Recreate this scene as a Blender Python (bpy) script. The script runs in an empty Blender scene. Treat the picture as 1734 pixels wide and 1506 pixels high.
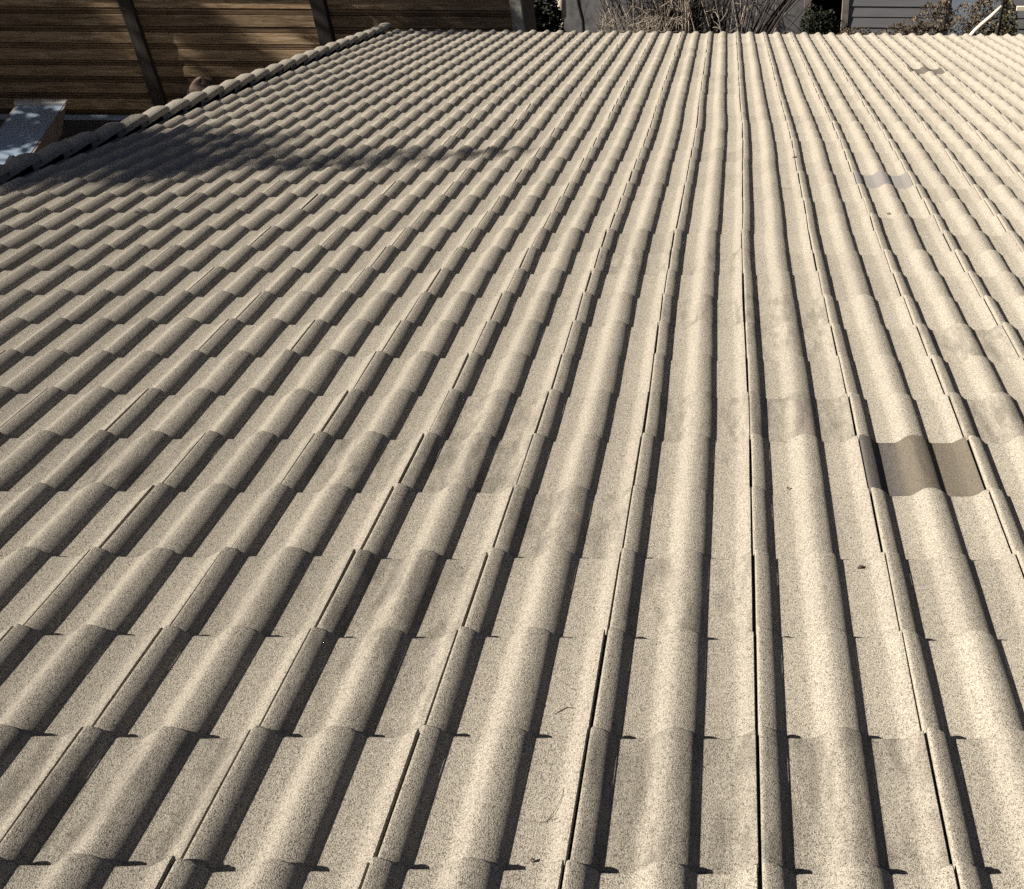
import bpy, bmesh, math, random
from mathutils import Vector, Matrix

R = math.radians
random.seed(7)
scene = bpy.context.scene
col = scene.collection

# ------------------------------------------------------------------ camera
W, H = 1734, 1506
FOC, PX = 2012.74, 1249.24              # focal length and optical centre of the (cropped) photograph, in its pixels
cam_d = bpy.data.cameras.new('camera')
cam = bpy.data.objects.new('camera', cam_d)
col.objects.link(cam)
cam_d.sensor_fit = 'HORIZONTAL'
cam_d.sensor_width = 36.0
cam_d.lens = FOC / W * 36.0
cam_d.shift_x = (W / 2 - PX) / W
cam_d.clip_start = 0.05
cam_d.clip_end = 3000
cam.matrix_world = Matrix(((0.99996075, -0.00584192, -0.00666049, -0.0516),
                           (-0.00093115, 0.67832751, -0.73475909, -0.9165),
                           (0.00881040, 0.73473645, 0.67829545, 10.2201),
                           (0, 0, 0, 1)))
scene.camera = cam

# ------------------------------------------------------------------ sky, sun, exposure
SUN = Vector((1.42, 0.34, -1.16)).normalized()      # direction the light travels
elev = math.asin(-SUN.z)
azim = math.atan2(-SUN.x, -SUN.y)                   # clockwise from +Y
world = bpy.data.worlds.new('World')
scene.world = world
world.use_nodes = True
wn = world.node_tree
sky = wn.nodes.new('ShaderNodeTexSky')
sky.sky_type = 'NISHITA'
sky.sun_disc = False
sky.sun_elevation = elev
sky.sun_rotation = azim % (2 * math.pi)
sky.altitude = 800
sky.air_density = 0.26
sky.dust_density = 2.0
sky.ozone_density = 0.0
wn.links.new(sky.outputs[0], wn.nodes['Background'].inputs[0])
wn.nodes['Background'].inputs[1].default_value = 0.05
sun_d = bpy.data.lights.new('sun', 'SUN')
sun_d.energy = 5.0
sun_d.angle = R(0.6)
sun_d.color = (1.0, 0.945, 0.86)
sun = bpy.data.objects.new('sun', sun_d)
col.objects.link(sun)
sun.rotation_euler = SUN.to_track_quat('-Z', 'Y').to_euler()
sun.location = (-20, -8, 25)
vs = scene.view_settings
vs.view_transform = 'Standard'
vs.look = 'None'
vs.gamma = 1.0
vs.exposure = 1.22
vs.use_curve_mapping = False
scene.cycles.use_denoising = False
scene.cycles.max_bounces = 6

# ------------------------------------------------------------------ helpers
def link(o, parent=None):
    col.objects.link(o)
    if parent:
        o.parent = parent
    return o

def tag(o, label=None, cat=None, group=None, kind=None):
    if label: o['label'] = label
    if cat: o['category'] = cat
    if group: o['group'] = group
    if kind: o['kind'] = kind
    return o

def empty(name, loc=(0, 0, 0), parent=None):
    o = bpy.data.objects.new(name, None)
    o.empty_display_size = 0.1
    o.location = loc
    return link(o, parent)

class MB:
    """collects vertices and faces; build() links them as one mesh object"""
    def __init__(s):
        s.v, s.f = [], []
    def add(s, vs_, fs_):
        b = len(s.v)
        s.v += [tuple(v) for v in vs_]
        s.f += [tuple(b + i for i in f) for f in fs_]
        return s
    def box(s, x0, x1, y0, y1, z0, z1, taper=0.0):
        t = taper
        s.add([(x0, y0, z0), (x1, y0, z0), (x1, y1, z0), (x0, y1, z0),
               (x0 + t, y0 + t, z1), (x1 - t, y0 + t, z1), (x1 - t, y1 - t, z1), (x0 + t, y1 - t, z1)],
              [(0, 3, 2, 1), (4, 5, 6, 7), (0, 1, 5, 4), (1, 2, 6, 5), (2, 3, 7, 6), (3, 0, 4, 7)])
        return s
    def tube(s, pts, rads, n=6, cap=True):
        pts = [Vector(p) for p in pts]
        rings = []
        for i, p in enumerate(pts):
            d = (pts[min(i + 1, len(pts) - 1)] - pts[max(i - 1, 0)]).normalized()
            a = d.cross(Vector((0.31, 0.17, 0.93)))
            if a.length < 1e-3: a = d.cross(Vector((1, 0, 0)))
            a.normalize(); b = d.cross(a)
            rings.append([p + (a * math.cos(2 * math.pi * k / n) + b * math.sin(2 * math.pi * k / n)) * rads[i] for k in range(n)])
        vs_ = [v for r_ in rings for v in r_]
        fs_ = []
        for i in range(len(pts) - 1):
            for k in range(n):
                fs_.append((i * n + k, i * n + (k + 1) % n, (i + 1) * n + (k + 1) % n, (i + 1) * n + k))
        if cap:
            fs_.append(tuple(range(n - 1, -1, -1)))
            fs_.append(tuple((len(pts) - 1) * n + k for k in range(n)))
        return s.add(vs_, fs_)
    def lathe(s, prof, n=20, c=(0, 0, 0)):
        vs_ = [(c[0] + r_ * math.cos(2 * math.pi * k / n), c[1] + r_ * math.sin(2 * math.pi * k / n), c[2] + z) for r_, z in prof for k in range(n)]
        fs_ = [(i * n + k, i * n + (k + 1) % n, (i + 1) * n + (k + 1) % n, (i + 1) * n + k) for i in range(len(prof) - 1) for k in range(n)]
        return s.add(vs_, fs_)
    def mesh(s, name, mat, smooth=False):
        me = bpy.data.meshes.new(name)
        me.from_pydata(s.v, [], s.f)
        me.materials.append(mat)
        if smooth:
            me.polygons.foreach_set('use_smooth', [True] * len(me.polygons))
        me.update()
        return me
    def build(s, name, mat, parent=None, smooth=False, bevel=0.0):
        o = bpy.data.objects.new(name, s.mesh(name, mat, smooth))
        if bevel:
            m = o.modifiers.new('bevel', 'BEVEL'); m.width = bevel; m.segments = 2; m.limit_method = 'ANGLE'
        return link(o, parent)

# ------------------------------------------------------------------ material helpers
def new_mat(name):
    m = bpy.data.materials.new(name)
    m.use_nodes = True
    nt = m.node_tree
    return m, nt, nt.nodes['Principled BSDF']

def node(nt, t, **kw):
    n = nt.nodes.new(t)
    for k, v in kw.items():
        setattr(n, k, v)
    return n

def math_n(nt, op, a, b=None, clamp=False):
    n = node(nt, 'ShaderNodeMath', operation=op, use_clamp=clamp)
    for i, x in enumerate((a, b)):
        if x is None: continue
        if isinstance(x, (int, float)): n.inputs[i].default_value = x
        else: nt.links.new(x, n.inputs[i])
    return n.outputs[0]

def noise(nt, vec, scale, detail=2.0, rough=0.5, dist=0.0):
    n = node(nt, 'ShaderNodeTexNoise')
    n.inputs['Scale'].default_value = scale
    n.inputs['Detail'].default_value = detail
    n.inputs['Roughness'].default_value = rough
    n.inputs['Distortion'].default_value = dist
    if vec is not None: nt.links.new(vec, n.inputs['Vector'])
    return n.outputs[0]

def ramp(nt, fac, stops):
    n = node(nt, 'ShaderNodeValToRGB')
    while len(n.color_ramp.elements) < len(stops):
        n.color_ramp.elements.new(0.5)
    for e, (p, c) in zip(n.color_ramp.elements, stops):
        e.position = p
        e.color = (*c, 1) if len(c) == 3 else c
    nt.links.new(fac, n.inputs[0])
    return n.outputs[0]

def mix(nt, fac, a, b, mode='MIX'):
    n = node(nt, 'ShaderNodeMix', data_type='RGBA', blend_type=mode)
    for i, x in ((0, fac), (6, a), (7, b)):
        if isinstance(x, (int, float)): n.inputs[i].default_value = x
        elif isinstance(x, tuple): n.inputs[i].default_value = (*x, 1) if len(x) == 3 else x
        else: nt.links.new(x, n.inputs[i])
    return n.outputs[2]

def bump(nt, bsdf, height, strength, dist):
    n = node(nt, 'ShaderNodeBump')
    n.inputs['Strength'].default_value = strength
    n.inputs['Distance'].default_value = dist
    nt.links.new(height, n.inputs['Height'])
    nt.links.new(n.outputs[0], bsdf.inputs['Normal'])

def simple_mat(name, c0, c1, scale=8.0, rough=0.8, bstr=0.3, bdist=0.004, stretch=(1, 1, 1), detail=5.0):
    m, nt, b = new_mat(name)
    tc = node(nt, 'ShaderNodeTexCoord')
    mp = node(nt, 'ShaderNodeMapping')
    mp.inputs['Scale'].default_value = stretch
    nt.links.new(tc.outputs['Object'], mp.inputs[0])
    f = noise(nt, mp.outputs[0], scale, detail, 0.6)
    nt.links.new(ramp(nt, f, [(0.3, c0), (0.7, c1)]), b.inputs['Base Color'])
    b.inputs['Roughness'].default_value = rough
    b.inputs['Specular IOR Level'].default_value = 0.25
    if bstr:
        bump(nt, b, noise(nt, mp.outputs[0], scale * 3, 4.0, 0.6), bstr, bdist)
    return m

# ------------------------------------------------------------------ house, roof frame
PITCH = R(18.0)
Z0 = 8.5
house = empty('house', (0, 0, 0))
tag(house, 'house under the big roof of weathered beige double-roll concrete tiles', 'house')
MR = Matrix.Translation((0, 0, Z0)) @ Matrix.Rotation(-PITCH, 4, 'X')    # roof frame: x across, y down the slope, z off the roof

def on_roof(x, t, n=0.0):
    return MR @ Vector((x, t, n))

TW, TG = 0.30, 0.32                  # cover width and gauge of a tile
HS = 1.14                            # roll height scale
HG = 0.0178 * HS                     # height of the interlock edge
TH = 0.0185                           # step from one course to the next
ROWS = range(-7, 39)
COLS = range(-13, 14)
XV = -12.76 * TW                     # verge line

DROW = [(-8, -.004), (0, -.0031), (1, -.0017), (3, .0006), (5, .0038), (6, .0042), (7.5, 0), (9, -.0036), (11, -.0061), (12.2, -.0055), (13, .0),
        (15, .006), (17, .011), (19, .016), (21, .018), (23, .012), (26, .006), (30, .004), (34, -.001), (39, -.008)]
def drow(r):
    for (a, va), (b, vb) in zip(DROW, DROW[1:]):
        if r <= b:
            return va + (vb - va) * max(0.0, (r - a)) / (b - a)
    return DROW[-1][1]

# ---- tile material, in roof coordinates so that no two tiles repeat
roof_ref = empty('roof_frame_reference')
roof_ref.matrix_world = MR
roof_ref['kind'] = 'helper'

def tile_material(name, light, mid, dark, grain=1.0, weather=1.0, grey_upto=None):
    m, nt, b = new_mat(name)
    tc = node(nt, 'ShaderNodeTexCoord')
    tc.object = roof_ref
    co = tc.outputs['Object']
    ga = node(nt, 'ShaderNodeAttribute', attribute_type='GEOMETRY', attribute_name='tile_random')
    oa = node(nt, 'ShaderNodeAttribute', attribute_type='OBJECT', attribute_name='tile_random')
    rnd = math_n(nt, 'ADD', ga.outputs['Fac'], oa.outputs['Fac'])
    # per-tile shift of the texture space
    sh = node(nt, 'ShaderNodeCombineXYZ')
    nt.links.new(math_n(nt, 'MULTIPLY', rnd, 37.0), sh.inputs[2])
    vadd = node(nt, 'ShaderNodeVectorMath', operation='ADD')
    nt.links.new(co, vadd.inputs[0]); nt.links.new(sh.outputs[0], vadd.inputs[1])
    cs = vadd.outputs[0]
    g1 = noise(nt, co, 430.0, 2.0, 0.7)
    g2 = noise(nt, co, 170.0, 2.0, 0.6)
    gr = math_n(nt, 'ADD', math_n(nt, 'MULTIPLY', g1, 0.75), math_n(nt, 'MULTIPLY', g2, 0.25))
    base = ramp(nt, gr, [(0.395, dark), (0.472, mid), (0.565, light)])
    base = mix(nt, grain, mid, base)
    # broad soft tone drift, and a tone of its own for every tile
    drift = noise(nt, co, 1.6, 3.0, 0.55)
    wn_ = node(nt, 'ShaderNodeTexWhiteNoise', noise_dimensions='1D')
    nt.links.new(math_n(nt, 'MULTIPLY', rnd, 91.7), wn_.inputs['W'])
    tone = math_n(nt, 'ADD', math_n(nt, 'MULTIPLY', math_n(nt, 'POWER', wn_.outputs['Value'], 3.0), -0.13), math_n(nt, 'MULTIPLY', drift, 0.12))
    tone = math_n(nt, 'ADD', tone, 0.965)
    cmb = node(nt, 'ShaderNodeCombineXYZ')
    for i in range(3): nt.links.new(tone, cmb.inputs[i])
    base = mix(nt, 1.0, base, cmb.outputs[0], 'MULTIPLY')
    if grey_upto:                       # greyer, speckled part of the replacement tile
        sx = node(nt, 'ShaderNodeSeparateXYZ'); nt.links.new(co, sx.inputs[0])
        gm = math_n(nt, 'MULTIPLY', math_n(nt, 'SUBTRACT', grey_upto, math_n(nt, 'ADD', sx.outputs[0], math_n(nt, 'MULTIPLY', noise(nt, co, 25.0, 3.0, 0.6), 0.05))), 22.0, clamp=True)
        base = mix(nt, gm, base, ramp(nt, gr, [(0.40, (0.055, 0.049, 0.044)), (0.58, (0.13, 0.117, 0.104))]))
    # grime that belongs to single tiles: faint streaks running down the pans and flanks
    mpw = node(nt, 'ShaderNodeMapping'); mpw.inputs['Scale'].default_value = (30.0, 7.0, 1.0)
    nt.links.new(cs, mpw.inputs[0])
    pn = noise(nt, mpw.outputs[0], 1.0, 4.0, 0.62)
    lim = math_n(nt, 'MULTIPLY', math_n(nt, 'POWER', rnd, 7.0), 0.25)
    wmask = math_n(nt, 'MULTIPLY', math_n(nt, 'SUBTRACT', math_n(nt, 'ADD', pn, lim), 0.64), 4.5, clamp=True)
    wmask = math_n(nt, 'MULTIPLY', wmask, 0.43 * weather)
    base = mix(nt, wmask, base, tuple(c * 0.55 for c in dark))
    # faint runs that carry on across the laps
    mpr = node(nt, 'ShaderNodeMapping'); mpr.inputs['Scale'].default_value = (11.0, 0.8, 1.0)
    nt.links.new(co, mpr.inputs[0])
    runs = math_n(nt, 'MULTIPLY', math_n(nt, 'SUBTRACT', noise(nt, mpr.outputs[0], 1.0, 5.0, 0.6), 0.52), 2.2, clamp=True)
    base = mix(nt, math_n(nt, 'MULTIPLY', runs, 0.16 * weather), base, tuple(c * 0.6 for c in dark))
    # lichen specks and dirt dots, gathered in places
    where = math_n(nt, 'MULTIPLY', math_n(nt, 'SUBTRACT', noise(nt, co, 3.5, 3.0, 0.6), 0.42), 4.0, clamp=True)
    dots = math_n(nt, 'MULTIPLY', math_n(nt, 'SUBTRACT', noise(nt, co, 75.0, 1.5, 0.5), 0.665), 9.0, clamp=True)
    base = mix(nt, math_n(nt, 'MULTIPLY', math_n(nt, 'MULTIPLY', dots, where), 0.55 * weather), base, (0.05, 0.042, 0.036))
    nt.links.new(base, b.inputs['Base Color'])
    b.inputs['Roughness'].default_value = 0.95
    b.inputs['Diffuse Roughness'].default_value = 1.0
    b.inputs['Specular IOR Level'].default_value = 0.12
    bump(nt, b, gr, 1.0 * grain, 0.005)
    return m

M_tile = tile_material('weathered_concrete_tile', (0.385, 0.349, 0.286), (0.296, 0.262, 0.209), (0.095, 0.080, 0.064))
M_tan = tile_material('smooth_tan_tile', (0.155, 0.132, 0.10), (0.118, 0.10, 0.076), (0.06, 0.052, 0.042), grain=0.9, weather=0.9, grey_upto=0.445)
M_grey = tile_material('smooth_grey_tile', (0.215, 0.197, 0.182), (0.175, 0.16, 0.148), (0.105, 0.097, 0.092), grain=0.7, weather=0.6)
M_umber = tile_material('brownish_grey_tile', (0.13, 0.112, 0.09), (0.10, 0.087, 0.07), (0.06, 0.052, 0.045), grain=0.7, weather=0.6)

# ---- tile mesh
PROF = [(.0035, .0170), (.0045, .0205), (.0062, .0220), (.010, .0223), (.017, .0211), (.025, .0187), (.032, .0156), (.038, .0121), (.0435, .0083),
        (.048, .0046), (.0515, .0016), (.0537, .0004), (.058, 0),
        (.078, -.0006), (.098, 0), (.104, .0008), (.111, .0032), (.119, .0078), (.127, .0131), (.134, .0173), (.140, .0201), (.146, .0217), (.152, .0222), (.160, .0216),
        (.168, .0200), (.176, .0175), (.183, .0145), (.189, .0112), (.1945, .0074), (.199, .0038), (.2025, .0012), (.2046, .0003), (.209, 0),
        (.233, -.0006), (.256, 0), (.262, .0008), (.269, .0032), (.277, .0076), (.285, .0125), (.292, .0160), (.2974, .0178), (.2988, .0165), (.2990, .0080)]

def tile_mesh(i, mat):
    rg = random.Random(100 + i)
    t_rows = [-0.085, TG * 0.5, TG - 0.0075, TG - 0.002, TG, TG]
    n_off = [0, 0, 0, -0.0013, -0.0042, -(TH + 0.004)]
    jit = [rg.uniform(-.0011, .0011) for _ in PROF]
    for _ in range(3):
        k = rg.randrange(2, len(PROF) - 2); jit[k] -= rg.uniform(.001, .003); jit[k + 1] -= rg.uniform(0, .0015)
    jh = [rg.uniform(-.00035, .00035) for _ in PROF]
    crown = rg.uniform(-.0012, .0012)
    vs_, fs_ = [], []
    nP = len(PROF)
    for j, (t, dn) in enumerate(zip(t_rows, n_off)):
        for k, (x, hgt) in enumerate(PROF):
            tt = t + (jit[k] if j >= 3 else jit[k] * 0.4 if j == 2 else 0)
            n = hgt * HS - HG + TH * (min(t, TG) / TG - 1) + dn + jh[k] + (crown if j == 1 else 0)
            vs_.append((x, tt, n))
    for j in range(len(t_rows) - 1):
        for k in range(nP - 1):
            a = j * nP + k
            fs_.append((a, a + 1, a + nP + 1, a + nP))
    # side wall under the left edge of the roll, and the interlock channel under the right edge
    b = len(vs_)
    e0, e1 = -0.085, TG - 0.002
    n0, n1 = TH * (e0 / TG - 1), TH * (e1 / TG - 1)
    x0 = PROF[0][0]; h0 = PROF[0][1] * HS - HG
    vs_ += [(x0, e0, h0 + n0), (x0, e1, h0 + n1), (x0, e1, n1 - HG - 0.012), (x0, e0, n0 - HG - 0.012)]
    fs_.append((b, b + 1, b + 2, b + 3))
    b = len(vs_)
    x1 = PROF[-1][0]; h1 = PROF[-1][1] * HS - HG
    vs_ += [(x1, e0, h1 + n0), (x1, e1, h1 + n1), (x1, e1, n1 - HG - 0.004), (x1, e0, n0 - HG - 0.004), (x1 + .026, e1, n1 - HG - 0.004), (x1 + .026, e0, n0 - HG - 0.004)]
    fs_ += [(b, b + 3, b + 2, b + 1), (b + 3, b + 5, b + 4, b + 2)]
    mb = MB(); mb.v = vs_; mb.f = fs_
    me = mb.mesh('roof_tile', mat, smooth=True)
    # keep the nose crisp
    me.set_sharp_from_angle(angle=R(48))
    return me

NVAR = 6
tile_meshes = [tile_mesh(i, M_tile) for i in range(NVAR)]
tile_tan = tile_mesh(20, M_tan)
tile_grey = tile_mesh(21, M_grey)
tile_grey2 = tile_mesh(22, M_umber)

# ---- roof: underlay deck as the part, tiles and verge tiles as its pieces
M_under = simple_mat('roof_underlay', (0.012, 0.012, 0.014), (0.03, 0.028, 0.03), 6)
dk = MB()
dk.box(XV - 0.02, COLS[-1] * TW + 0.3, ROWS[0] * TG - 0.05, 39 * TG - 0.06, -0.11, -0.068)
dk.box(XV - 0.10, XV - 0.062, ROWS[0] * TG - 0.05, 39 * TG - 0.03, -0.20, 0.006)
roof = bpy.data.objects.new('roof', dk.mesh('roof', M_under))
col.objects.link(roof)
roof.parent = house
roof.matrix_world = MR

inv = cam.matrix_world.inverted()
def to_pix(p):
    q = inv @ p
    if q.z > -0.05: return None
    return PX + FOC * q.x / -q.z, H / 2 - FOC * q.y / -q.z

def shown(c, r):
    """rough size in the photograph of a tile, zero when it is out of the frame"""
    pts = [to_pix(on_roof((c + a) * TW, (r + b) * TG)) for a, b in ((0, 0), (1, 0), (1, 1), (0, 1), (.5, .5))]
    if any(p is None for p in pts): return 0
    if (c + 1) * TW < XV + .03: return 0
    if not any(-8 < x < W + 8 and 0 < y < H + 8 for x, y in pts): return 0
    w = math.hypot(pts[1][0] - pts[0][0], pts[1][1] - pts[0][1]); h_ = abs(pts[3][1] - pts[0][1])
    return w * h_

special = {(1, 4): (tile_tan, 'smooth tan replacement tile without speckle, greyer on its small roll'),
           (2, 15): (tile_grey, 'smooth pale grey tile among the speckled ones'),
           (5, 29): (tile_grey2, 'smooth brownish grey tile near the eave')}
cells = [(c, r) for r in ROWS for c in COLS if not (c == -13 and False)]
sizes = sorted(((shown(c, r), c, r) for c, r in cells), reverse=True)
single = {(c, r) for s_, c, r in sizes[:300] if s_ > 0} | set(special)
STAINED = {(-11, 26), (-10, 27), (-6, 4), (-5, 0), (-4, 0), (-4, 4), (-3, 1), (-3, 2), (-3, 4), (-3, 5), (-2, 3), (-2, 10), (-1, 0), (-1, 2), (-1, 5), (-1, 8), (-1, 10), (0, 0), (0, 5), (0, 7), (0, 8), (2, 5), (2, 7)}
row_dt = {r: random.uniform(-.003, .003) for r in range(-9, 45)}
rest_v, rest_f, rest_rnd = [], [], []

def clipped(me, M, xmin):
    """vertices/faces of a tile cut along the verge"""
    bm = bmesh.new(); bm.from_mesh(me); bm.transform(M)
    bmesh.ops.bisect_plane(bm, geom=bm.verts[:] + bm.edges[:] + bm.faces[:], plane_co=(xmin, 0, 0), plane_no=(-1, 0, 0), clear_outer=True)
    bm.verts.index_update()
    v = [tuple(x.co) for x in bm.verts]; f = [tuple(x.index for x in q.verts) for q in bm.faces]
    bm.free()
    return v, f

for c, r in cells:
    rg = random.Random(c * 1000 + r * 7 + 5)
    rnd = 0.001 + 0.86 * rg.random()
    if (c, r) in STAINED: rnd = 0.955 + 0.045 * rg.random()
    dx = drow(r + 0.5) + rg.uniform(-.0021, .0021)
    slope = (drow(r + 1) - drow(r)) / TG
    dt = row_dt[r] + rg.uniform(-.0035, .0035)
    lift = rg.uniform(-.0008, .0016) + (0.004 if rg.random() < 0.05 else 0)
    M = Matrix.Translation((c * TW + dx, r * TG + dt, rg.uniform(-.0008, .0008))) @ Matrix.Rotation(-slope + R(rg.uniform(-.32, .32)), 4, 'Z') \
        @ Matrix.Rotation(lift / TG, 4, 'X') @ Matrix.Rotation(R(rg.uniform(-.28, .28)), 4, 'Y')
    me = tile_meshes[rg.randrange(NVAR)]
    lab = None
    if (c, r) in special:
        me, lab = special[(c, r)]
    if c == -13:
        v, f = clipped(me, M, XV)
        if (c, r) in single:
            mb = MB(); mb.v = v; mb.f = f
            m2 = mb.mesh('roof_tile', M_tile, True); m2.set_sharp_from_angle(angle=R(48))
            o = bpy.data.objects.new('roof_tile', m2); link(o, roof)
            o['tile_random'] = rnd
            continue
    elif (c, r) in single:
        o = bpy.data.objects.new('roof_tile', me)
        link(o, roof)
        o.matrix_local = M
        o['tile_random'] = rnd
        if lab: o['label'] = lab
        continue
    else:
        v = [tuple(M @ q.co) for q in me.vertices]
        f = [tuple(q.vertices) for q in me.polygons]
    b = len(rest_v)
    rest_v += v
    rest_f += [tuple(b + i for i in q) for q in f]
    rest_rnd += [rnd] * len(v)
rest = bpy.data.meshes.new('roof_tiles_beyond')
rest.from_pydata(rest_v, [], rest_f)
rest.materials.append(M_tile)
rest.polygons.foreach_set('use_smooth', [True] * len(rest.polygons))
rest.set_sharp_from_angle(angle=R(48))
at_ = rest.attributes.new('tile_random', 'FLOAT', 'POINT')
at_.data.foreach_set('value', rest_rnd)
ro = bpy.data.objects.new('distant_roof_tiles', rest)
link(ro, roof)
ro['kind'] = 'stuff'

# ---- verge tiles: rounded caps along the gable edge
def verge_mesh(i):
    rg = random.Random(300 + i)
    sec = [(-0.060, -0.006), (-0.012, 0.016), (0.0, 0.020), (0.002, 0.042), (-0.001, 0.050), (-0.010, 0.056), (-0.034, 0.060), (-0.072, 0.058), (-0.108, 0.050), (-0.130, 0.034),
           (-0.140, 0.010), (-0.143, -0.13)]
    st = [(-0.07, -0.052, -0.022), (0.02, -0.038, -0.015), (TG * .55, -0.014, -0.005), (TG - 0.014, 0.0, 0.0), (TG - 0.003, -0.003, 0.0), (TG, -0.008, -0.001), (TG, -0.022, -0.004)]
    vs_, fs_ = [], []
    for j, (t, dn, ds) in enumerate(st):
        for x, n in sec:
            u = x / -0.143
            vs_.append((x + ds * (1 - 1.6 * u) + rg.uniform(-.0008, .0008), t + rg.uniform(-.001, .001), n + dn))
    k = len(sec)
    for j in range(len(st) - 1):
        for q in range(k - 1):
            a = j * k + q
            fs_.append((a, a + k, a + k + 1, a + 1))
    mb = MB(); mb.v = vs_; mb.f = fs_
    me = mb.mesh('verge_tile', M_tile, True)
    me.set_sharp_from_angle(angle=R(45))
    return me
vm = [verge_mesh(i) for i in range(3)]
for r in ROWS:
    rg = random.Random(r + 900)
    o = bpy.data.objects.new('verge_tile', vm[rg.randrange(3)])
    link(o, roof)
    o.matrix_local = Matrix.Translation((XV + drow(r) + rg.uniform(-.004, .004), r * TG + 0.05, rg.uniform(-.002, .003))) @ Matrix.Rotation(R(rg.uniform(-.8, .8)), 4, 'Z')
    o['tile_random'] = 0.001 + 0.5 * rg.random()

# ---- the house walls below the roof
M_render = simple_mat('house_render', (0.42, 0.39, 0.34), (0.50, 0.46, 0.40), 3, 0.9)
M_fascia = simple_mat('fascia_paint', (0.10, 0.08, 0.07), (0.14, 0.12, 0.10), 5, 0.6, stretch=(1, 8, 8))
E0 = on_roof(0, 39 * TG - 0.25, -0.12)
T0 = on_roof(0, ROWS[0] * TG, -0.12)
XR = COLS[-1] * TW + 0.25
wl = MB()
xg = XV - 0.08
for x0, x1 in ((xg, xg + 0.25), (XR - 0.25, XR)):
    wl.add([(x0, T0.y, 0), (x1, T0.y, 0), (x1, E0.y, 0), (x0, E0.y, 0), (x0, T0.y, T0.z), (x1, T0.y, T0.z), (x1, E0.y, E0.z), (x0, E0.y, E0.z)],
           [(0, 3, 2, 1), (4, 5, 6, 7), (0, 1, 5, 4), (1, 2, 6, 5), (2, 3, 7, 6), (3, 0, 4, 7)])
wl.box(xg + 0.25, XR - 0.25, E0.y - 0.25, E0.y, 0, E0.z)
wl.box(xg + 0.25, XR - 0.25, T0.y, T0.y + 0.25, 0, T0.z)
wl.build('wall', M_render, house)
fa = MB().box(xg, XR, E0.y + 0.12, E0.y + 0.15, E0.z - 0.2, E0.z + 0.01)
fa.build('fascia', M_fascia, house)

# ------------------------------------------------------------------ ground
M_ground = simple_mat('garden_ground', (0.035, 0.032, 0.022), (0.09, 0.08, 0.055), 1.4, 0.95, 0.6, 0.02)
g = MB()
NG = 24
ext = [-600, -250, -100, -50, -30, -20, -14, -10, -7, -4, -2, 0, 2, 4, 6, 8, 11, 15, 20, 30, 50, 100, 250, 600]
gr_ = random.Random(4)
gv = [(x, y + 10, gr_.uniform(-.03, .02) if abs(x) < 60 and abs(y) < 60 else 0) for y in ext for x in ext]
n_ = len(ext)
g.add(gv, [(j * n_ + i, j * n_ + i + 1, (j + 1) * n_ + i + 1, (j + 1) * n_ + i) for j in range(n_ - 1) for i in range(n_ - 1)])
tag(g.build('ground', M_ground, smooth=True), kind='structure')

# ------------------------------------------------------------------ flat-roofed extension with skylight, left of the verge
M_felt = simple_mat('roofing_felt', (0.018, 0.016, 0.018), (0.05, 0.046, 0.046), 3.0, 0.9, 0.5, 0.006)
ext_ = empty('flat_roof_extension', (-9, 8, 0))
tag(ext_, 'low extension with a dark felt flat roof beyond the tiled verge', 'extension')
def local(mb, org):
    mb.v = [(v[0] - org[0], v[1] - org[1], v[2] - org[2]) for v in mb.v]
    return mb
local(MB().box(-14, -4.25, 3.0, 13.88, 2.36, 2.50), (-9, 8, 0)).build('flat_roof', M_felt, ext_)
local(MB().box(-13.8, -4.4, 3.2, 13.80, 0, 2.36), (-9, 8, 0)).build('wall', M_render, ext_)
M_alu = new_mat('aluminium_flashing')
M_alu, nt, b = M_alu
b.inputs['Base Color'].default_value = (0.13, 0.16, 0.205, 1); b.inputs['Metallic'].default_value = 0.6; b.inputs['Roughness'].default_value = 0.45
fl = MB()
fl.add([(-14, 13.80, 2.505), (-8.10, 13.80, 2.505), (-8.10, 13.87, 2.545), (-14, 13.87, 2.545), (-14, 13.88, 2.50), (-8.10, 13.88, 2.50)],
       [(0, 1, 2, 3), (3, 2, 5, 4), (0, 3, 4), (1, 5, 2)])
local(fl, (-9, 8, 0)).build('flashing', M_alu, ext_)

sk = empty('skylight', (-8.86, 12.1, 2.37))
tag(sk, 'box skylight with glass coloured blue for reflected sky and weathered brown frame on the flat roof', 'skylight')
so = (-8.95, 12.1, 2.5)
sk.rotation_euler = (R(5.5), 0, 0)
M_skf = simple_mat('skylight_frame', (0.09, 0.07, 0.06), (0.17, 0.14, 0.12), 14, 0.7, stretch=(3, 1, 3))
M_glass, nt, b = new_mat('skylight_glass')
tc = node(nt, 'ShaderNodeTexCoord')
f = noise(nt, tc.outputs['Object'], 2.5, 2, 0.4)
nt.links.new(ramp(nt, f, [(0.35, (0.33, 0.42, 0.52)), (0.7, (0.38, 0.47, 0.56))]), b.inputs['Base Color'])  # pale blue stands for the reflected sky, put into the base colour
b.inputs['Roughness'].default_value = 0.3
b.inputs['Metallic'].default_value = 0.6
b.inputs['Coat Weight'].default_value = 0.0
b.inputs['Coat Roughness'].default_value = 0.3
kerb = MB()
kerb.box(-9.30, -8.80, 10.9, 12.95, 2.5, 2.82)
local(kerb, so).build('kerb', M_felt, sk)
fr = MB()
xa, xb, ya, yb = -9.34, -8.70, 10.85, 13.34
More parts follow.
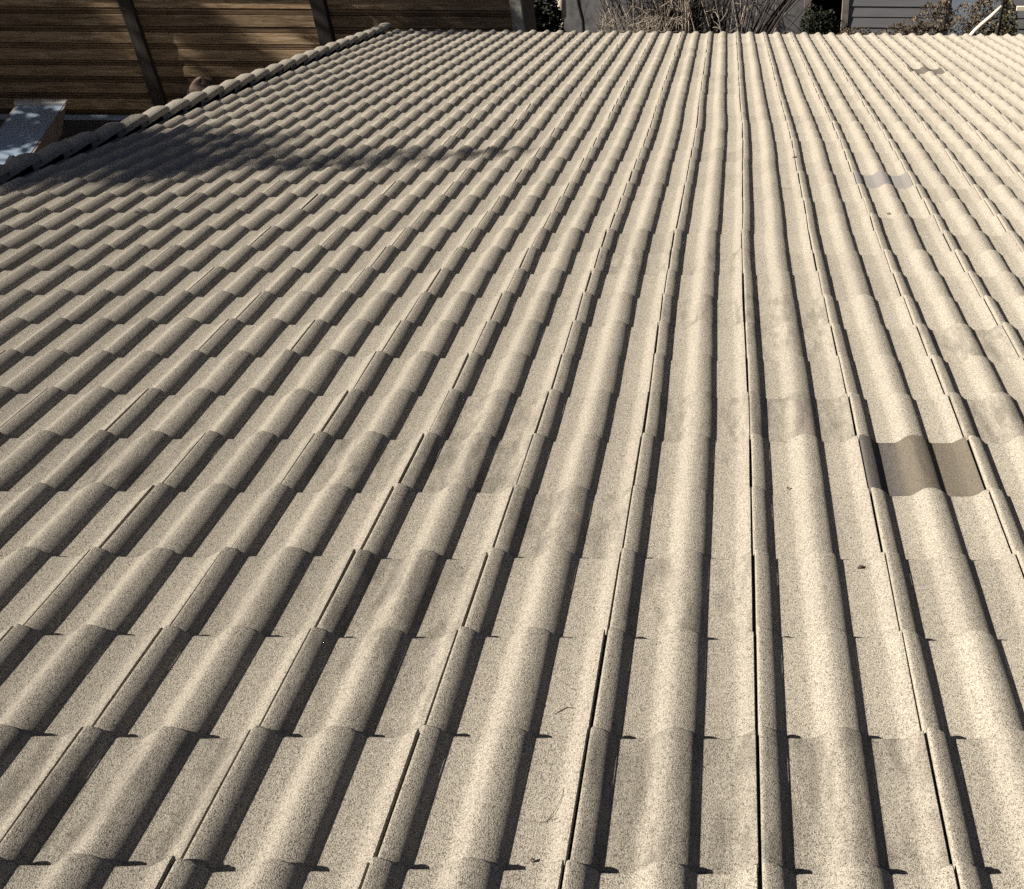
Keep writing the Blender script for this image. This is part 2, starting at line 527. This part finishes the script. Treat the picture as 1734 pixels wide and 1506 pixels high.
# right, left, far and near cheeks, the far end raked back
def cheek(x0, x1):
    fr.add([(x0, ya, 2.80), (x1, ya, 2.80), (x1, yb - .38, 2.80), (x0, yb - .38, 2.80), (x0, ya, 3.0), (x1, ya, 3.0), (x1, yb, 3.0), (x0, yb, 3.0)],
           [(0, 3, 2, 1), (4, 5, 6, 7), (0, 1, 5, 4), (1, 2, 6, 5), (2, 3, 7, 6), (3, 0, 4, 7)])
cheek(xb - .04, xb); cheek(xa, xa + .04)
fr.add([(xa + .04, yb - .42, 2.803), (xb - .04, yb - .42, 2.803), (xb - .04, yb - .05, 3.0), (xa + .04, yb - .05, 3.0),
        (xa + .04, yb - .39, 2.803), (xb - .04, yb - .39, 2.803), (xb - .04, yb, 3.0), (xa + .04, yb, 3.0)],
       [(0, 1, 2, 3), (4, 7, 6, 5), (3, 2, 6, 7), (0, 4, 5, 1)])
fr.box(xa + .04, xb - .04, ya, ya + .04, 2.80, 2.998)
local(fr, so).build('frame', M_skf, sk)
M_rim = simple_mat('skylight_rim', (0.22, 0.21, 0.20), (0.32, 0.30, 0.28), 10, 0.5)
rim = MB().box(xa - .01, xb + .015, yb - .03, yb + .05, 3.003, 3.045)
local(rim, so).build('rim', M_rim, sk, bevel=.006)
for y0, y1 in ((12.14, yb - .03), (10.9, 12.06)):
    p = MB().box(xa + .03, xb - .03, y0, y1, 2.985, 3.006)
    local(p, so).build('pane', M_glass, sk)
cb = MB().box(xa - .02, xb + .25, 12.06, 12.14, 2.96, 3.014)
local(cb, so).build('crossbar', M_alu, sk, bevel=.006)
M_black = simple_mat('black_plastic', (0.008, 0.008, 0.009), (0.015, 0.015, 0.016), 20, 0.5)
cl = MB().box(-8.93, -8.86, 12.02, 12.16, 3.0145, 3.05, .008)
local(cl, so).build('clip', M_black, sk)

# ------------------------------------------------------------------ timber-clad building
def wood_mat(name, stops, seed, streak=30.0, rough=0.8):
    m, nt, b = new_mat(name)
    tc = node(nt, 'ShaderNodeTexCoord')
    oi = node(nt, 'ShaderNodeObjectInfo')
    mp = node(nt, 'ShaderNodeMapping')
    mp.inputs['Scale'].default_value = (1, 12, 12)
    off = node(nt, 'ShaderNodeCombineXYZ')
    nt.links.new(math_n(nt, 'MULTIPLY', oi.outputs['Random'], 53.0), off.inputs[0])
    nt.links.new(off.outputs[0], mp.inputs['Location'])
    nt.links.new(tc.outputs['Object'], mp.inputs[0])
    f1 = noise(nt, mp.outputs[0], 1.6, 5, 0.6, 0.4)
    f2 = noise(nt, mp.outputs[0], 7.0, 4, 0.6, 0.2)
    f = math_n(nt, 'ADD', math_n(nt, 'MULTIPLY', f1, 0.6), math_n(nt, 'MULTIPLY', f2, 0.4))
    c = ramp(nt, f, stops)
    tone = math_n(nt, 'ADD', math_n(nt, 'MULTIPLY', oi.outputs['Random'], 0.6), 0.62)
    cmb = node(nt, 'ShaderNodeCombineXYZ')
    for i in range(3): nt.links.new(tone, cmb.inputs[i])
    c = mix(nt, 1.0, c, cmb.outputs[0], 'MULTIPLY')
    kn = node(nt, 'ShaderNodeTexVoronoi'); kn.inputs['Scale'].default_value = 2.2
    mp2 = node(nt, 'ShaderNodeMapping'); mp2.inputs['Scale'].default_value = (1, 3, 3)
    nt.links.new(off.outputs[0], mp2.inputs['Location']); nt.links.new(tc.outputs['Object'], mp2.inputs[0])
    nt.links.new(mp2.outputs[0], kn.inputs['Vector'])
    k = math_n(nt, 'LESS_THAN', kn.outputs['Distance'], 0.055)
    c = mix(nt, math_n(nt, 'MULTIPLY', k, 0.65), c, (0.06, 0.035, 0.02))
    nt.links.new(c, b.inputs['Base Color'])
    b.inputs['Roughness'].default_value = rough
    b.inputs['Specular IOR Level'].default_value = 0.2
    bump(nt, b, f, 0.5, 0.004)
    return m
M_board = wood_mat('weathered_boards', [(0.30, (0.03, 0.02, 0.013)), (0.44, (0.14, 0.094, 0.052)), (0.56, (0.255, 0.178, 0.104)), (0.68, (0.40, 0.325, 0.23))], 1)
M_strip = wood_mat('dark_cover_strips', [(0.3, (0.05, 0.032, 0.02)), (0.7, (0.20, 0.13, 0.07))], 2)
M_post = wood_mat('dark_posts', [(0.3, (0.012, 0.010, 0.009)), (0.7, (0.055, 0.044, 0.035))], 3)
M_lich = simple_mat('lichen_post', (0.10, 0.095, 0.08), (0.42, 0.40, 0.34), 9, 0.9, 0.5)
YW = 14.0
tb = empty('timber_building', (-8, YW, 0))
tag(tb, 'dark brown building clad in horizontal timber boards with upright posts', 'building')
to = (-8, YW, 0)
local(MB().box(-14.0, -2.95, YW + .03, YW + 2.2, 0, 4.28), to).build('wall', M_strip, tb)
local(MB().box(-14.2, -2.70, YW - .08, YW + 2.35, 4.29, 4.40), to).build('roof', M_felt, tb)
z = 2.56
i = 0
rg = random.Random(11)
while z < 4.05:
    hw = 0.150 + rg.uniform(-.006, .006)
    y0 = YW - rg.uniform(0, .006)
    bd = MB()
    x0 = -14.0 + rg.uniform(0, .03)
    bd.add([(x0, y0, z), (-2.88, y0, z), (-2.88, YW + .028, z), (x0, YW + .028, z), (x0, y0 + .006, z + hw), (-2.88, y0 + .006, z + hw), (-2.88, YW + .028, z + hw), (x0, YW + .028, z + hw)],
           [(0, 3, 2, 1), (4, 5, 6, 7), (0, 1, 5, 4), (1, 2, 6, 5), (2, 3, 7, 6), (3, 0, 4, 7)])
    local(bd, to).build('board', M_board, tb, bevel=.006)
    z += hw + .010
    hs = 0.030 + rg.uniform(-.004, .004)
    for q in range(2):
        y1 = YW + .002 + rg.uniform(0, .006)
        local(MB().box(-14.0, -2.885, y1, YW + .029, z, z + hs), to).build('cover_strip', M_strip, tb)
        z += hs + .008
    z += .002
for x0, x1, d, mt in ((-7.82, -7.66, .085, M_post), (-5.38, -5.20, .13, M_post), (-2.875, -2.73, .05, M_lich), (-10.9, -10.76, .08, M_post)):
    zb = 2.51 if x1 < -4.2 else 0.0
    p = MB().box(x0, x1, YW - d - .001, YW + .04, zb, 4.28)
    # posts keep their grain upright: turn the mesh so that local x runs up the post
    p.v = [(v[2] - zb, v[1] - YW, -(v[0] - x0)) for v in p.v]
    o = p.build('post', mt, tb, bevel=.006)
    o.matrix_local = Matrix.Translation((x0 - to[0], 0, zb)) @ Matrix.Rotation(-math.pi / 2, 4, 'Y')
    if mt is M_lich: o['label'] = 'grey lichen-spotted corner post'

# slumped brown sack in front of the boards
M_sack = simple_mat('brown_sacking', (0.035, 0.025, 0.019), (0.085, 0.06, 0.043), 12, 0.95, 0.6)
sb = MB().lathe([(0.001, 0), (.19, 0), (.24, .08), (.255, .24), (.24, .42), (.20, .56), (.14, .645), (.07, .68), (.001, .69)], 22)
sr = random.Random(5)
wob = [sr.uniform(.92, 1.08) for _ in range(22)]
sb.v = [(v[0] * wob[i % 22] + .12 * max(0, v[2] - .3), v[1] * wob[(i + 3) % 22], v[2] * (1 + .03 * math.sin(i % 22))) for i, v in enumerate(sb.v)]
sack = sb.build('garden_sack', M_sack, None, True)
sack.location = (-6.97, 13.62, 2.50)
tag(sack, 'slumped brown sack standing on the flat roof against the timber boards', 'sack')

# ------------------------------------------------------------------ grey outbuilding beyond the eave
M_grey_b = simple_mat('grey_boards', (0.135, 0.133, 0.14), (0.175, 0.173, 0.18), 2.5, 0.75, 0.2, stretch=(.5, 4, 4))
M_grey_r = simple_mat('grey_render', (0.085, 0.083, 0.085), (0.19, 0.185, 0.185), 5, 0.9, 0.5)
M_blue = simple_mat('blue_grey_door_paint', (0.20, 0.24, 0.29), (0.25, 0.29, 0.34), 3, 0.5, 0.15)
M_frame = simple_mat('worn_door_post', (0.10, 0.085, 0.075), (0.20, 0.17, 0.15), 8, 0.8)
M_dark = simple_mat('dark_interior', (0.01, 0.01, 0.01), (0.02, 0.018, 0.018), 4)
YO = 22.3
ob = empty('grey_outbuilding', (1.5, YO, 0))
tag(ob, 'low grey outbuilding with boarded wall and dark doorway beyond the eave', 'outbuilding')
oo = (1.5, YO, 0)
local(MB().box(-5.0, 1.38, YO, YO + 3, 0, 2.5), oo).build('rendered_wall', M_grey_r, ob)
local(MB().box(2.25, 9.0, YO + .03, YO + 3, 0, 2.5), oo).build('wall', M_dark, ob)
local(MB().box(1.38, 2.25, YO + .9, YO + 3, 0, 2.5), oo).build('doorway_back', M_dark, ob)
local(MB().box(-5.2, 9.2, YO - .2, YO + 3.2, 2.501, 2.62), oo).build('roof', M_felt, ob)
for x0, x1 in ((1.375, 1.51), (2.13, 2.262)):
    local(MB().box(x0, x1, YO - .03, YO + .10, 0, 2.49), oo).build('door_post', M_frame, ob, bevel=.005)
def courses(x0, x1):
    z = 0.0
    k = 0
    while z < 2.4:
        hh = 0.215
        y_ = YO - .002 * (k % 2)
        m = MB()
        m.add([(x0, y_ - .012, z), (x1, y_ - .012, z), (x1, YO + .028, z), (x0, YO + .028, z), (x0, y_, z + hh - .008), (x1, y_, z + hh - .008), (x1, YO + .028, z + hh - .008), (x0, YO + .028, z + hh - .008)],
              [(0, 3, 2, 1), (4, 5, 6, 7), (0, 1, 5, 4), (1, 2, 6, 5), (2, 3, 7, 6), (3, 0, 4, 7)])
        local(m, oo).build('board', M_grey_b, ob)
        z += hh; k += 1
courses(2.265, 4.13)
courses(5.34, 9.0)
local(MB().box(4.135, 4.185, YO - .04, YO + .028, 0, 2.45), oo).build('corner_trim', M_frame, ob)
dr = local(MB().box(4.19, 5.28, YO - .015, YO + .028, .02, 2.2), oo).build('door', M_blue, ob, bevel=.004)
dr['label'] = 'blue-grey painted door'
local(MB().box(5.28, 5.335, YO - .04, YO + .028, 0, 2.45), oo).build('corner_trim', M_frame, ob)

# black upright post with pale brace and rail
M_iron = simple_mat('black_iron', (0.010, 0.010, 0.011), (0.02, 0.02, 0.02), 20, 0.6)
M_pale = simple_mat('pale_wood', (0.55, 0.47, 0.36), (0.68, 0.60, 0.47), 12, 0.8, stretch=(1, 1, 1))
ip = empty('black_post', (5.07, 21.3, 0))
tag(ip, 'thin black iron post standing among the dry hedge before the outbuilding', 'post')
MB().tube([(0, 0, 0), (0, 0, 1.9)], [.035, .033], 8).build('shaft', M_iron, ip, True)
MB().tube([(0.03, 0, 1.035), (.27, 0, 1.045)], [.010, .010], 6).build('rod', M_iron, ip, True)
tag(MB().box(5.345, 6.3, 21.26, 21.30, 1.00, 1.085).build('white_rail', M_pale, bevel=.006), 'short white horizontal rail beside the black post', 'rail')
br = MB().tube([(4.30, 20.95, .40), (4.56, 21.0, .73), (4.66, 21.02, .83), (4.83, 21.08, .96), (5.04, 21.22, 1.10)], [.036, .036, .035, .034, .03], 8)
tag(br.build('wooden_prop', M_pale, smooth=True), 'bent pale pole propped against the black iron post', 'pole')
st = MB().tube([(4.99, 21.1, .0), (4.985, 21.1, .70), (5.0, 21.1, .83)], [.022, .02, .014], 6)
tag(st.build('garden_stake', M_pale, smooth=True), 'short pale stake at the foot of the black iron post', 'stake')

# pale trunk standing for a sunlit slice between shadows, bent dark pipe
M_lit_slice = simple_mat('sunlit_slice_pale', (0.22, 0.19, 0.14), (0.52, 0.46, 0.36), 9, 0.85, 0.4, stretch=(1, 1, 3))
bt = empty('sunlit_slice_trunk', (-3.12, 20.0, 0))
tag(bt, 'pale trunk shaped as a sunlit slice between shadows in the dark gap beside the timber building', 'trunk')
MB().tube([(-.01, 0, 0), (-.01, 0, .8), (0, 0, 1.15), (.01, 0, 1.3)], [.05, .045, .03, .035], 8).build('trunk', M_lit_slice, bt, True)
MB().tube([(.01, 0, 1.30), (.015, .02, 1.34), (.02, .02, 1.6), (.02, .02, 2.0)], [.035, .075, .085, .08], 8).build('upper_slice', M_lit_slice, bt, True)
dp = MB().tube([(-2.80, 20.9, 2.3), (-2.94, 20.9, 1.55), (-2.91, 20.9, 1.2), (-2.86, 20.9, .9), (-2.87, 20.9, .5), (-2.9, 20.9, 0)], [.035] * 6, 8)
tag(dp.build('drain_pipe', M_iron, smooth=True), 'thin bent black pipe in front of the grey rendered wall', 'pipe')

# ------------------------------------------------------------------ plants
def leaf_mat(name, c0, c1):
    m, nt, b = new_mat(name)
    oi = node(nt, 'ShaderNodeNewGeometry')
    nt.links.new(ramp(nt, oi.outputs['Random Per Island'], [(0.0, c0), (1.0, c1)]), b.inputs['Base Color'])
    b.inputs['Roughness'].default_value = 0.7
    b.inputs['Specular IOR Level'].default_value = 0.2
    return m
M_needle = leaf_mat('conifer_needles', (0.02, 0.035, 0.015), (0.06, 0.085, 0.03))
M_dry = leaf_mat('dry_hedge_leaves', (0.03, 0.022, 0.016), (0.15, 0.115, 0.075))
M_olive = leaf_mat('olive_hedge_leaves', (0.045, 0.04, 0.018), (0.15, 0.13, 0.065))
M_dkleaf = leaf_mat('dark_evergreen_leaves', (0.008, 0.011, 0.007), (0.03, 0.035, 0.02))
M_twig = simple_mat('dry_twigs', (0.10, 0.08, 0.065), (0.42, 0.35, 0.27), 3, 0.9, 0)
M_twigd = simple_mat('dark_stems', (0.02, 0.017, 0.015), (0.06, 0.05, 0.045), 15, 0.9, 0)
M_bark = simple_mat('tree_bark', (0.05, 0.035, 0.025), (0.13, 0.10, 0.075), 6, 0.95)

def quad_leaf(mb, c, d, size, rg, wide=0.5):
    d = d.normalized()
    s_ = d.cross(Vector((rg.uniform(-1, 1), rg.uniform(-1, 1), rg.uniform(-1, 1))))
    if s_.length < 1e-4: return
    s_.normalize()
    a = c + d * size
    m = c + d * size * .5
    up = d.cross(s_) * size * .12
    mb.add([c, m + s_ * size * wide * .5 + up, a, m - s_ * size * wide * .5 + up], [(0, 1, 2, 3)])

def conifer(name, loc, height, rad, label, seed, dens=30, leaf=0.22):
    """rad(d): crown radius at depth d below the tip"""
    rg = random.Random(seed)
    root = empty(name, loc)
    tag(root, label, 'tree', 'conifers left of the house')
    tr = MB().tube([(0, 0, -0.1), (0.03, 0.02, height * .4), (0, 0, height * .8), (0, 0, height)], [.16, .12, .05, .012], 8)
    tr.build('trunk', M_bark, root, True)
    cr, bm_ = MB(), MB()
    d = 0.05
    while d < height * 0.9:
        rr = rad(d)
        nb = max(3, int(4 + rr * 3))
        for k in range(nb):
            a = rg.uniform(0, 2 * math.pi)
            ln = rr * rg.uniform(.7, 1.12)
            base = Vector((0, 0, height - d))
            tip = Vector((math.cos(a) * ln, math.sin(a) * ln, height - d - ln * rg.uniform(.05, .35)))
            if ln > .3: bm_.tube([base, (base + tip) / 2 + Vector((0, 0, .04)), tip], [.018, .012, .004], 4, False)
            ns = max(3, int(ln * dens))
            for q in range(ns):
                u = (q + rg.random()) / ns
                c = base.lerp(tip, u) + Vector((rg.gauss(0, .05), rg.gauss(0, .05), rg.gauss(0, .04)))
                side = Vector((-math.sin(a), math.cos(a), 0)) * rg.choice((-1, 1))
                dr_ = side * rg.uniform(.3, 1) + (tip - base).normalized() * rg.uniform(.2, .9) + Vector((0, 0, rg.uniform(-.3, .2)))
                quad_leaf(cr, c, dr_, leaf * rg.uniform(.7, 1.3) * (0.55 + .45 * min(1, ln)), rg, .55)
        d += 0.09 + 0.035 * rr
    bm_.build('branches', M_bark, root, True)
    cr.build('crown', M_needle, root)
    return root

def prof(pts):
    def f_(d):
        for (a, va), (b, vb) in zip(pts, pts[1:]):
            if d <= b: return va + (vb - va) * (d - a) / (b - a)
        return pts[-1][1]
    return f_

# tree whose spire shades the verge and the tiles beside it
def at_shadow(p, s_):
    return Vector(p) - SUN * s_
top = at_shadow(on_roof(-1.38, 5.66), 15.0)
conifer('conifer', (top.x, top.y, 0), top.z, prof([(0, .12), (.5, .22), (1.0, .30), (1.5, .38), (2.2, .5), (3.5, .6), (9, 1.2)]),
        'tall spired conifer whose shadow crosses the tiled roof', 21, 20)
top = at_shadow(on_roof(-2.80, 5.75), 14.0)
conifer('conifer', (top.x, top.y, 0), top.z, prof([(0, .12), (.3, .45), (.7, .85), (1.5, 1.3), (3, 1.5), (9, 2.0)]),
        'broader conifer whose shadow lies on the verge tiles', 26, 26)
for x_, z_, s_, pr, lab, sd in (
        (-9.5, 7.4, 14, [(0, .12), (1.0, .40), (9, .50)], 'slim conifer shading the far end of the timber wall', 22),
        (-6.85, 3.95, 13, [(0, .12), (.12, .34), (.42, .36), (.50, .03), (1.75, .03), (1.85, .30), (9, .5)], 'tiered conifer shading the middle of the timber wall', 23),
        (-3.45, 5.4, 12, [(0, .06), (.6, .2), (1.2, .26), (6, .4)], 'slim conifer shading the corner post end of the timber wall', 25)):
    top = at_shadow((x_, YW, z_), s_)
    conifer('conifer', (top.x, top.y, 0), top.z, prof(pr), lab, sd, 48)
top = at_shadow(on_roof(-2.3, 12.62), 12.0)
conifer('conifer', (top.x, top.y, 0), top.z, prof([(0, .08), (.5, .2), (1.2, .3), (6, 1.0)]), 'small conifer shading the eave corner of the roof', 24, 18)

def bare_shrub(name, loc, n, hgt, spread, label, seed, mat, lean=0.0, rad=.009, twigs=4):
    rg = random.Random(seed)
    mb = MB()
    for k in range(n):
        x, y = rg.gauss(0, spread * .5), rg.uniform(-.25, .25)
        h_ = hgt * rg.uniform(.6, 1.15)
        lx = lean + rg.gauss(0, .16); ly = rg.gauss(0, .12)
        p0 = Vector((x, y, 0)); p1 = Vector((x + lx * h_ * .5, y + ly * h_ * .5, h_ * .5)); p2 = Vector((x + lx * h_ * 1.1 + rg.gauss(0, .03), y + ly * h_, h_))
        r0 = rad * rg.uniform(.7, 1.5)
        mb.tube([p0, p1, p2], [r0, r0 * .75, r0 * .3], 4, False)
        for q in range(twigs):
            u = rg.uniform(.25, .95)
            b_ = p0.lerp(p1, u * 2) if u < .5 else p1.lerp(p2, u * 2 - 1)
            d_ = Vector((rg.gauss(0, 1), rg.gauss(0, .7), rg.uniform(.1, 1.0))).normalized()
            l_ = rg.uniform(.12, .35)
            m_ = b_ + d_ * l_ * .55 + Vector((0, 0, .02))
            mb.tube([b_, m_, b_ + d_ * l_ + Vector((rg.gauss(0, .03), 0, rg.gauss(.03, .03)))], [r0 * .5, r0 * .4, r0 * .2], 3, False)
    root = empty(name, loc)
    tag(root, label, 'shrub', 'bare shrubs beyond the eave')
    mb.build('stems', mat, root, True)
    return root

bare_shrub('bare_shrub', (-2.0, 21.0, 0), 44, 1.0, .8, 'tangled pale dry shrub, the first from the pale trunk', 31, M_twig, 0.15, .010, 9)
bare_shrub('bare_shrub', (-1.25, 21.3, 0), 20, 1.8, .9, 'upright grey-brown shrub behind the middle of the eave', 32, M_twig, 0.0, .017, 3)
bare_shrub('bare_shrub', (-1.1, 21.6, 0), 120, 1.7, 1.5, 'dark tangled shrub against the grey rendered wall', 35, M_twigd, 0.0, .014, 8)
bare_shrub('bare_shrub', (-.25, 21.2, 0), 18, 1.75, .8, 'thin-stemmed bare shrub beside the slanting dark stems', 33, M_twig, 0.05, .012, 5)
bare_shrub('bare_shrub', (.10, 20.5, 0), 22, 2.3, .2, 'bundle of dark stems slanting towards the doorway', 34, M_twigd, 0.5, .02, 2)

def leafy(name, loc, rx, ry, rz, n, size, mat, label, seed, cat='hedge', group=None, lumps=9):
    rg = random.Random(seed)
    root = empty(name, loc)
    tag(root, label, cat, group)
    L = [(rg.uniform(-.75, .75) * rx, rg.uniform(-.6, .6) * ry, rg.uniform(.25, .8) * rz, rg.uniform(.28, .5)) for _ in range(lumps)]
    mb = MB()
    for k in range(n):
        lx, ly, lz, lr = rg.choice(L)
        d = Vector((rg.gauss(0, 1), rg.gauss(0, 1), rg.gauss(0, 1))).normalized()
        c = Vector((lx + d.x * lr * rx * .6, ly + d.y * lr * ry, lz + d.z * lr * rz)) * 1.0
        if c.z < 0: c.z = -c.z * .3
        quad_leaf(mb, c, d + Vector((rg.gauss(0, .5), rg.gauss(0, .5), rg.gauss(0, .5))), size * rg.uniform(.6, 1.4), rg, .7)
    mb.build('foliage', mat, root)
    s2 = MB()
    for lx, ly, lz, lr in L:
        s2.tube([(lx * .3, ly * .3, 0), (lx * .8, ly * .8, lz * .6), (lx, ly, lz)], [.02, .014, .006], 5, False)
    s2.build('stems', M_twigd, root, True)
    return root
G_h = 'dry hedges beyond the eave'
leafy('hedge', (3.05, 21.5, 0), 1.15, .35, .62, 4200, .045, M_dry, 'low brown dry hedge before the grey boarded wall', 41, group=G_h)
leafy('hedge', (4.45, 21.65, 0), 1.0, .4, 1.0, 5200, .048, M_dry, 'taller brown hedge mound before the blue-grey door', 42, group=G_h)
leafy('hedge', (5.85, 21.55, 0), .85, .35, .92, 4000, .05, M_olive, 'olive-yellow hedge behind the white rail', 43, group=G_h)
leafy('evergreen_bush', (1.95, 22.0, 0), .75, .22, .62, 2200, .05, M_dkleaf, 'dark glossy bush in front of the black doorway', 44, cat='bush')
leafy('evergreen_bush', (-3.24, 18.3, 0), .36, .4, 3.0, 11000, .07, M_dkleaf, 'tall dark evergreen beside the corner post of the timber building', 45, cat='bush', lumps=22)

# ------------------------------------------------------------------ leaves and twigs lying on the tiles
M_dleaf = simple_mat('dead_leaf', (0.03, 0.02, 0.015), (0.08, 0.05, 0.035), 60, 0.8, 0)
M_hair = simple_mat('dead_twig', (0.05, 0.04, 0.03), (0.12, 0.09, 0.06), 60, 0.8, 0)
def tile_height(x):
    x = (x - 0.0) % TW
    for (a, ha), (b, hb) in zip(PROF, PROF[1:]):
        if a <= x <= b:
            return (ha + (hb - ha) * (x - a) / (b - a)) * HS - HG
    return 0
def settle(x, t):
    xx = x - drow(t / TG)
    return tile_height(xx) + TH * ((t / TG) % 1.0 - 1)
def dead_leaf(x, t, size, ang, label):
    mb = MB()
    n = 7
    for j in range(n):
        u = j / (n - 1)
        w_ = size * .32 * math.sin(math.pi * min(.97, u + .04)) ** .8
        for s_ in (-1, 0, 1):
            mb.v.append((u * size - size / 2, s_ * w_, .0025 + .010 * size / .02 * .35 * abs(s_) * u + .004 * math.sin(u * 3)))
    for j in range(n - 1):
        for s_ in (0, 1):
            a = j * 3 + s_
            mb.f.append((a, a + 3, a + 4, a + 1))
    o = mb.build('dry_leaf', M_dleaf, smooth=True)
    o.matrix_world = MR @ Matrix.Translation((x, t, settle(x, t))) @ Matrix.Rotation(ang, 4, 'Z')
    return tag(o, label, 'leaf', 'litter lying on the tiles')
def twig(pts, r_, label):
    p = [on_roof(x, t, settle(x, t) + r_ + n) for x, t, n in pts]
    o = MB().tube(p, [r_ * (1 - .5 * i / len(p)) for i in range(len(p))], 5).build('twig', M_hair, smooth=True)
    return tag(o, label, 'twig', 'litter lying on the tiles')
dead_leaf(.246, .917, .017, .2, 'dark oval leaf below the tan replacement tile')
dead_leaf(-2.824, 4.09, .022, .3, 'black leaf far across the roof under the verge shadow')
dead_leaf(.10, 1.337, .010, 1.2, 'tiny dark leaf speck in a valley two rolls from the tan tile')
dead_leaf(.708, 4.265, .022, .5, 'small dark leaf below the pale grey tile')
dead_leaf(.312, 5.53, .03, .1, 'small brown leaf near the middle of the roof')
dead_leaf(-.36, .03, .010, .1, 'tiny dark leaf beside the nearest course edge')
twig([(-.375, .402, 0), (-.355, .418, .002), (-.338, .415, .001)], .0011, 'short dark twig in the valley left of the central rolls')
twig([(-.968, 1.286, 0), (-.945, 1.292, .003), (-.925, 1.296, 0)], .0013, 'small dark twig beside an interlock gap')
twig([(-.35, .115, 0), (-.338, .135, .003), (-.330, .165, .001), (-.330, .185, 0)], .0006, 'fine curved stalk in a near valley')
twig([(-.38, .118, 0), (-.36, .112, .002), (-.33, .118, 0)], .0005, 'hair-thin straight stalk in a near valley')
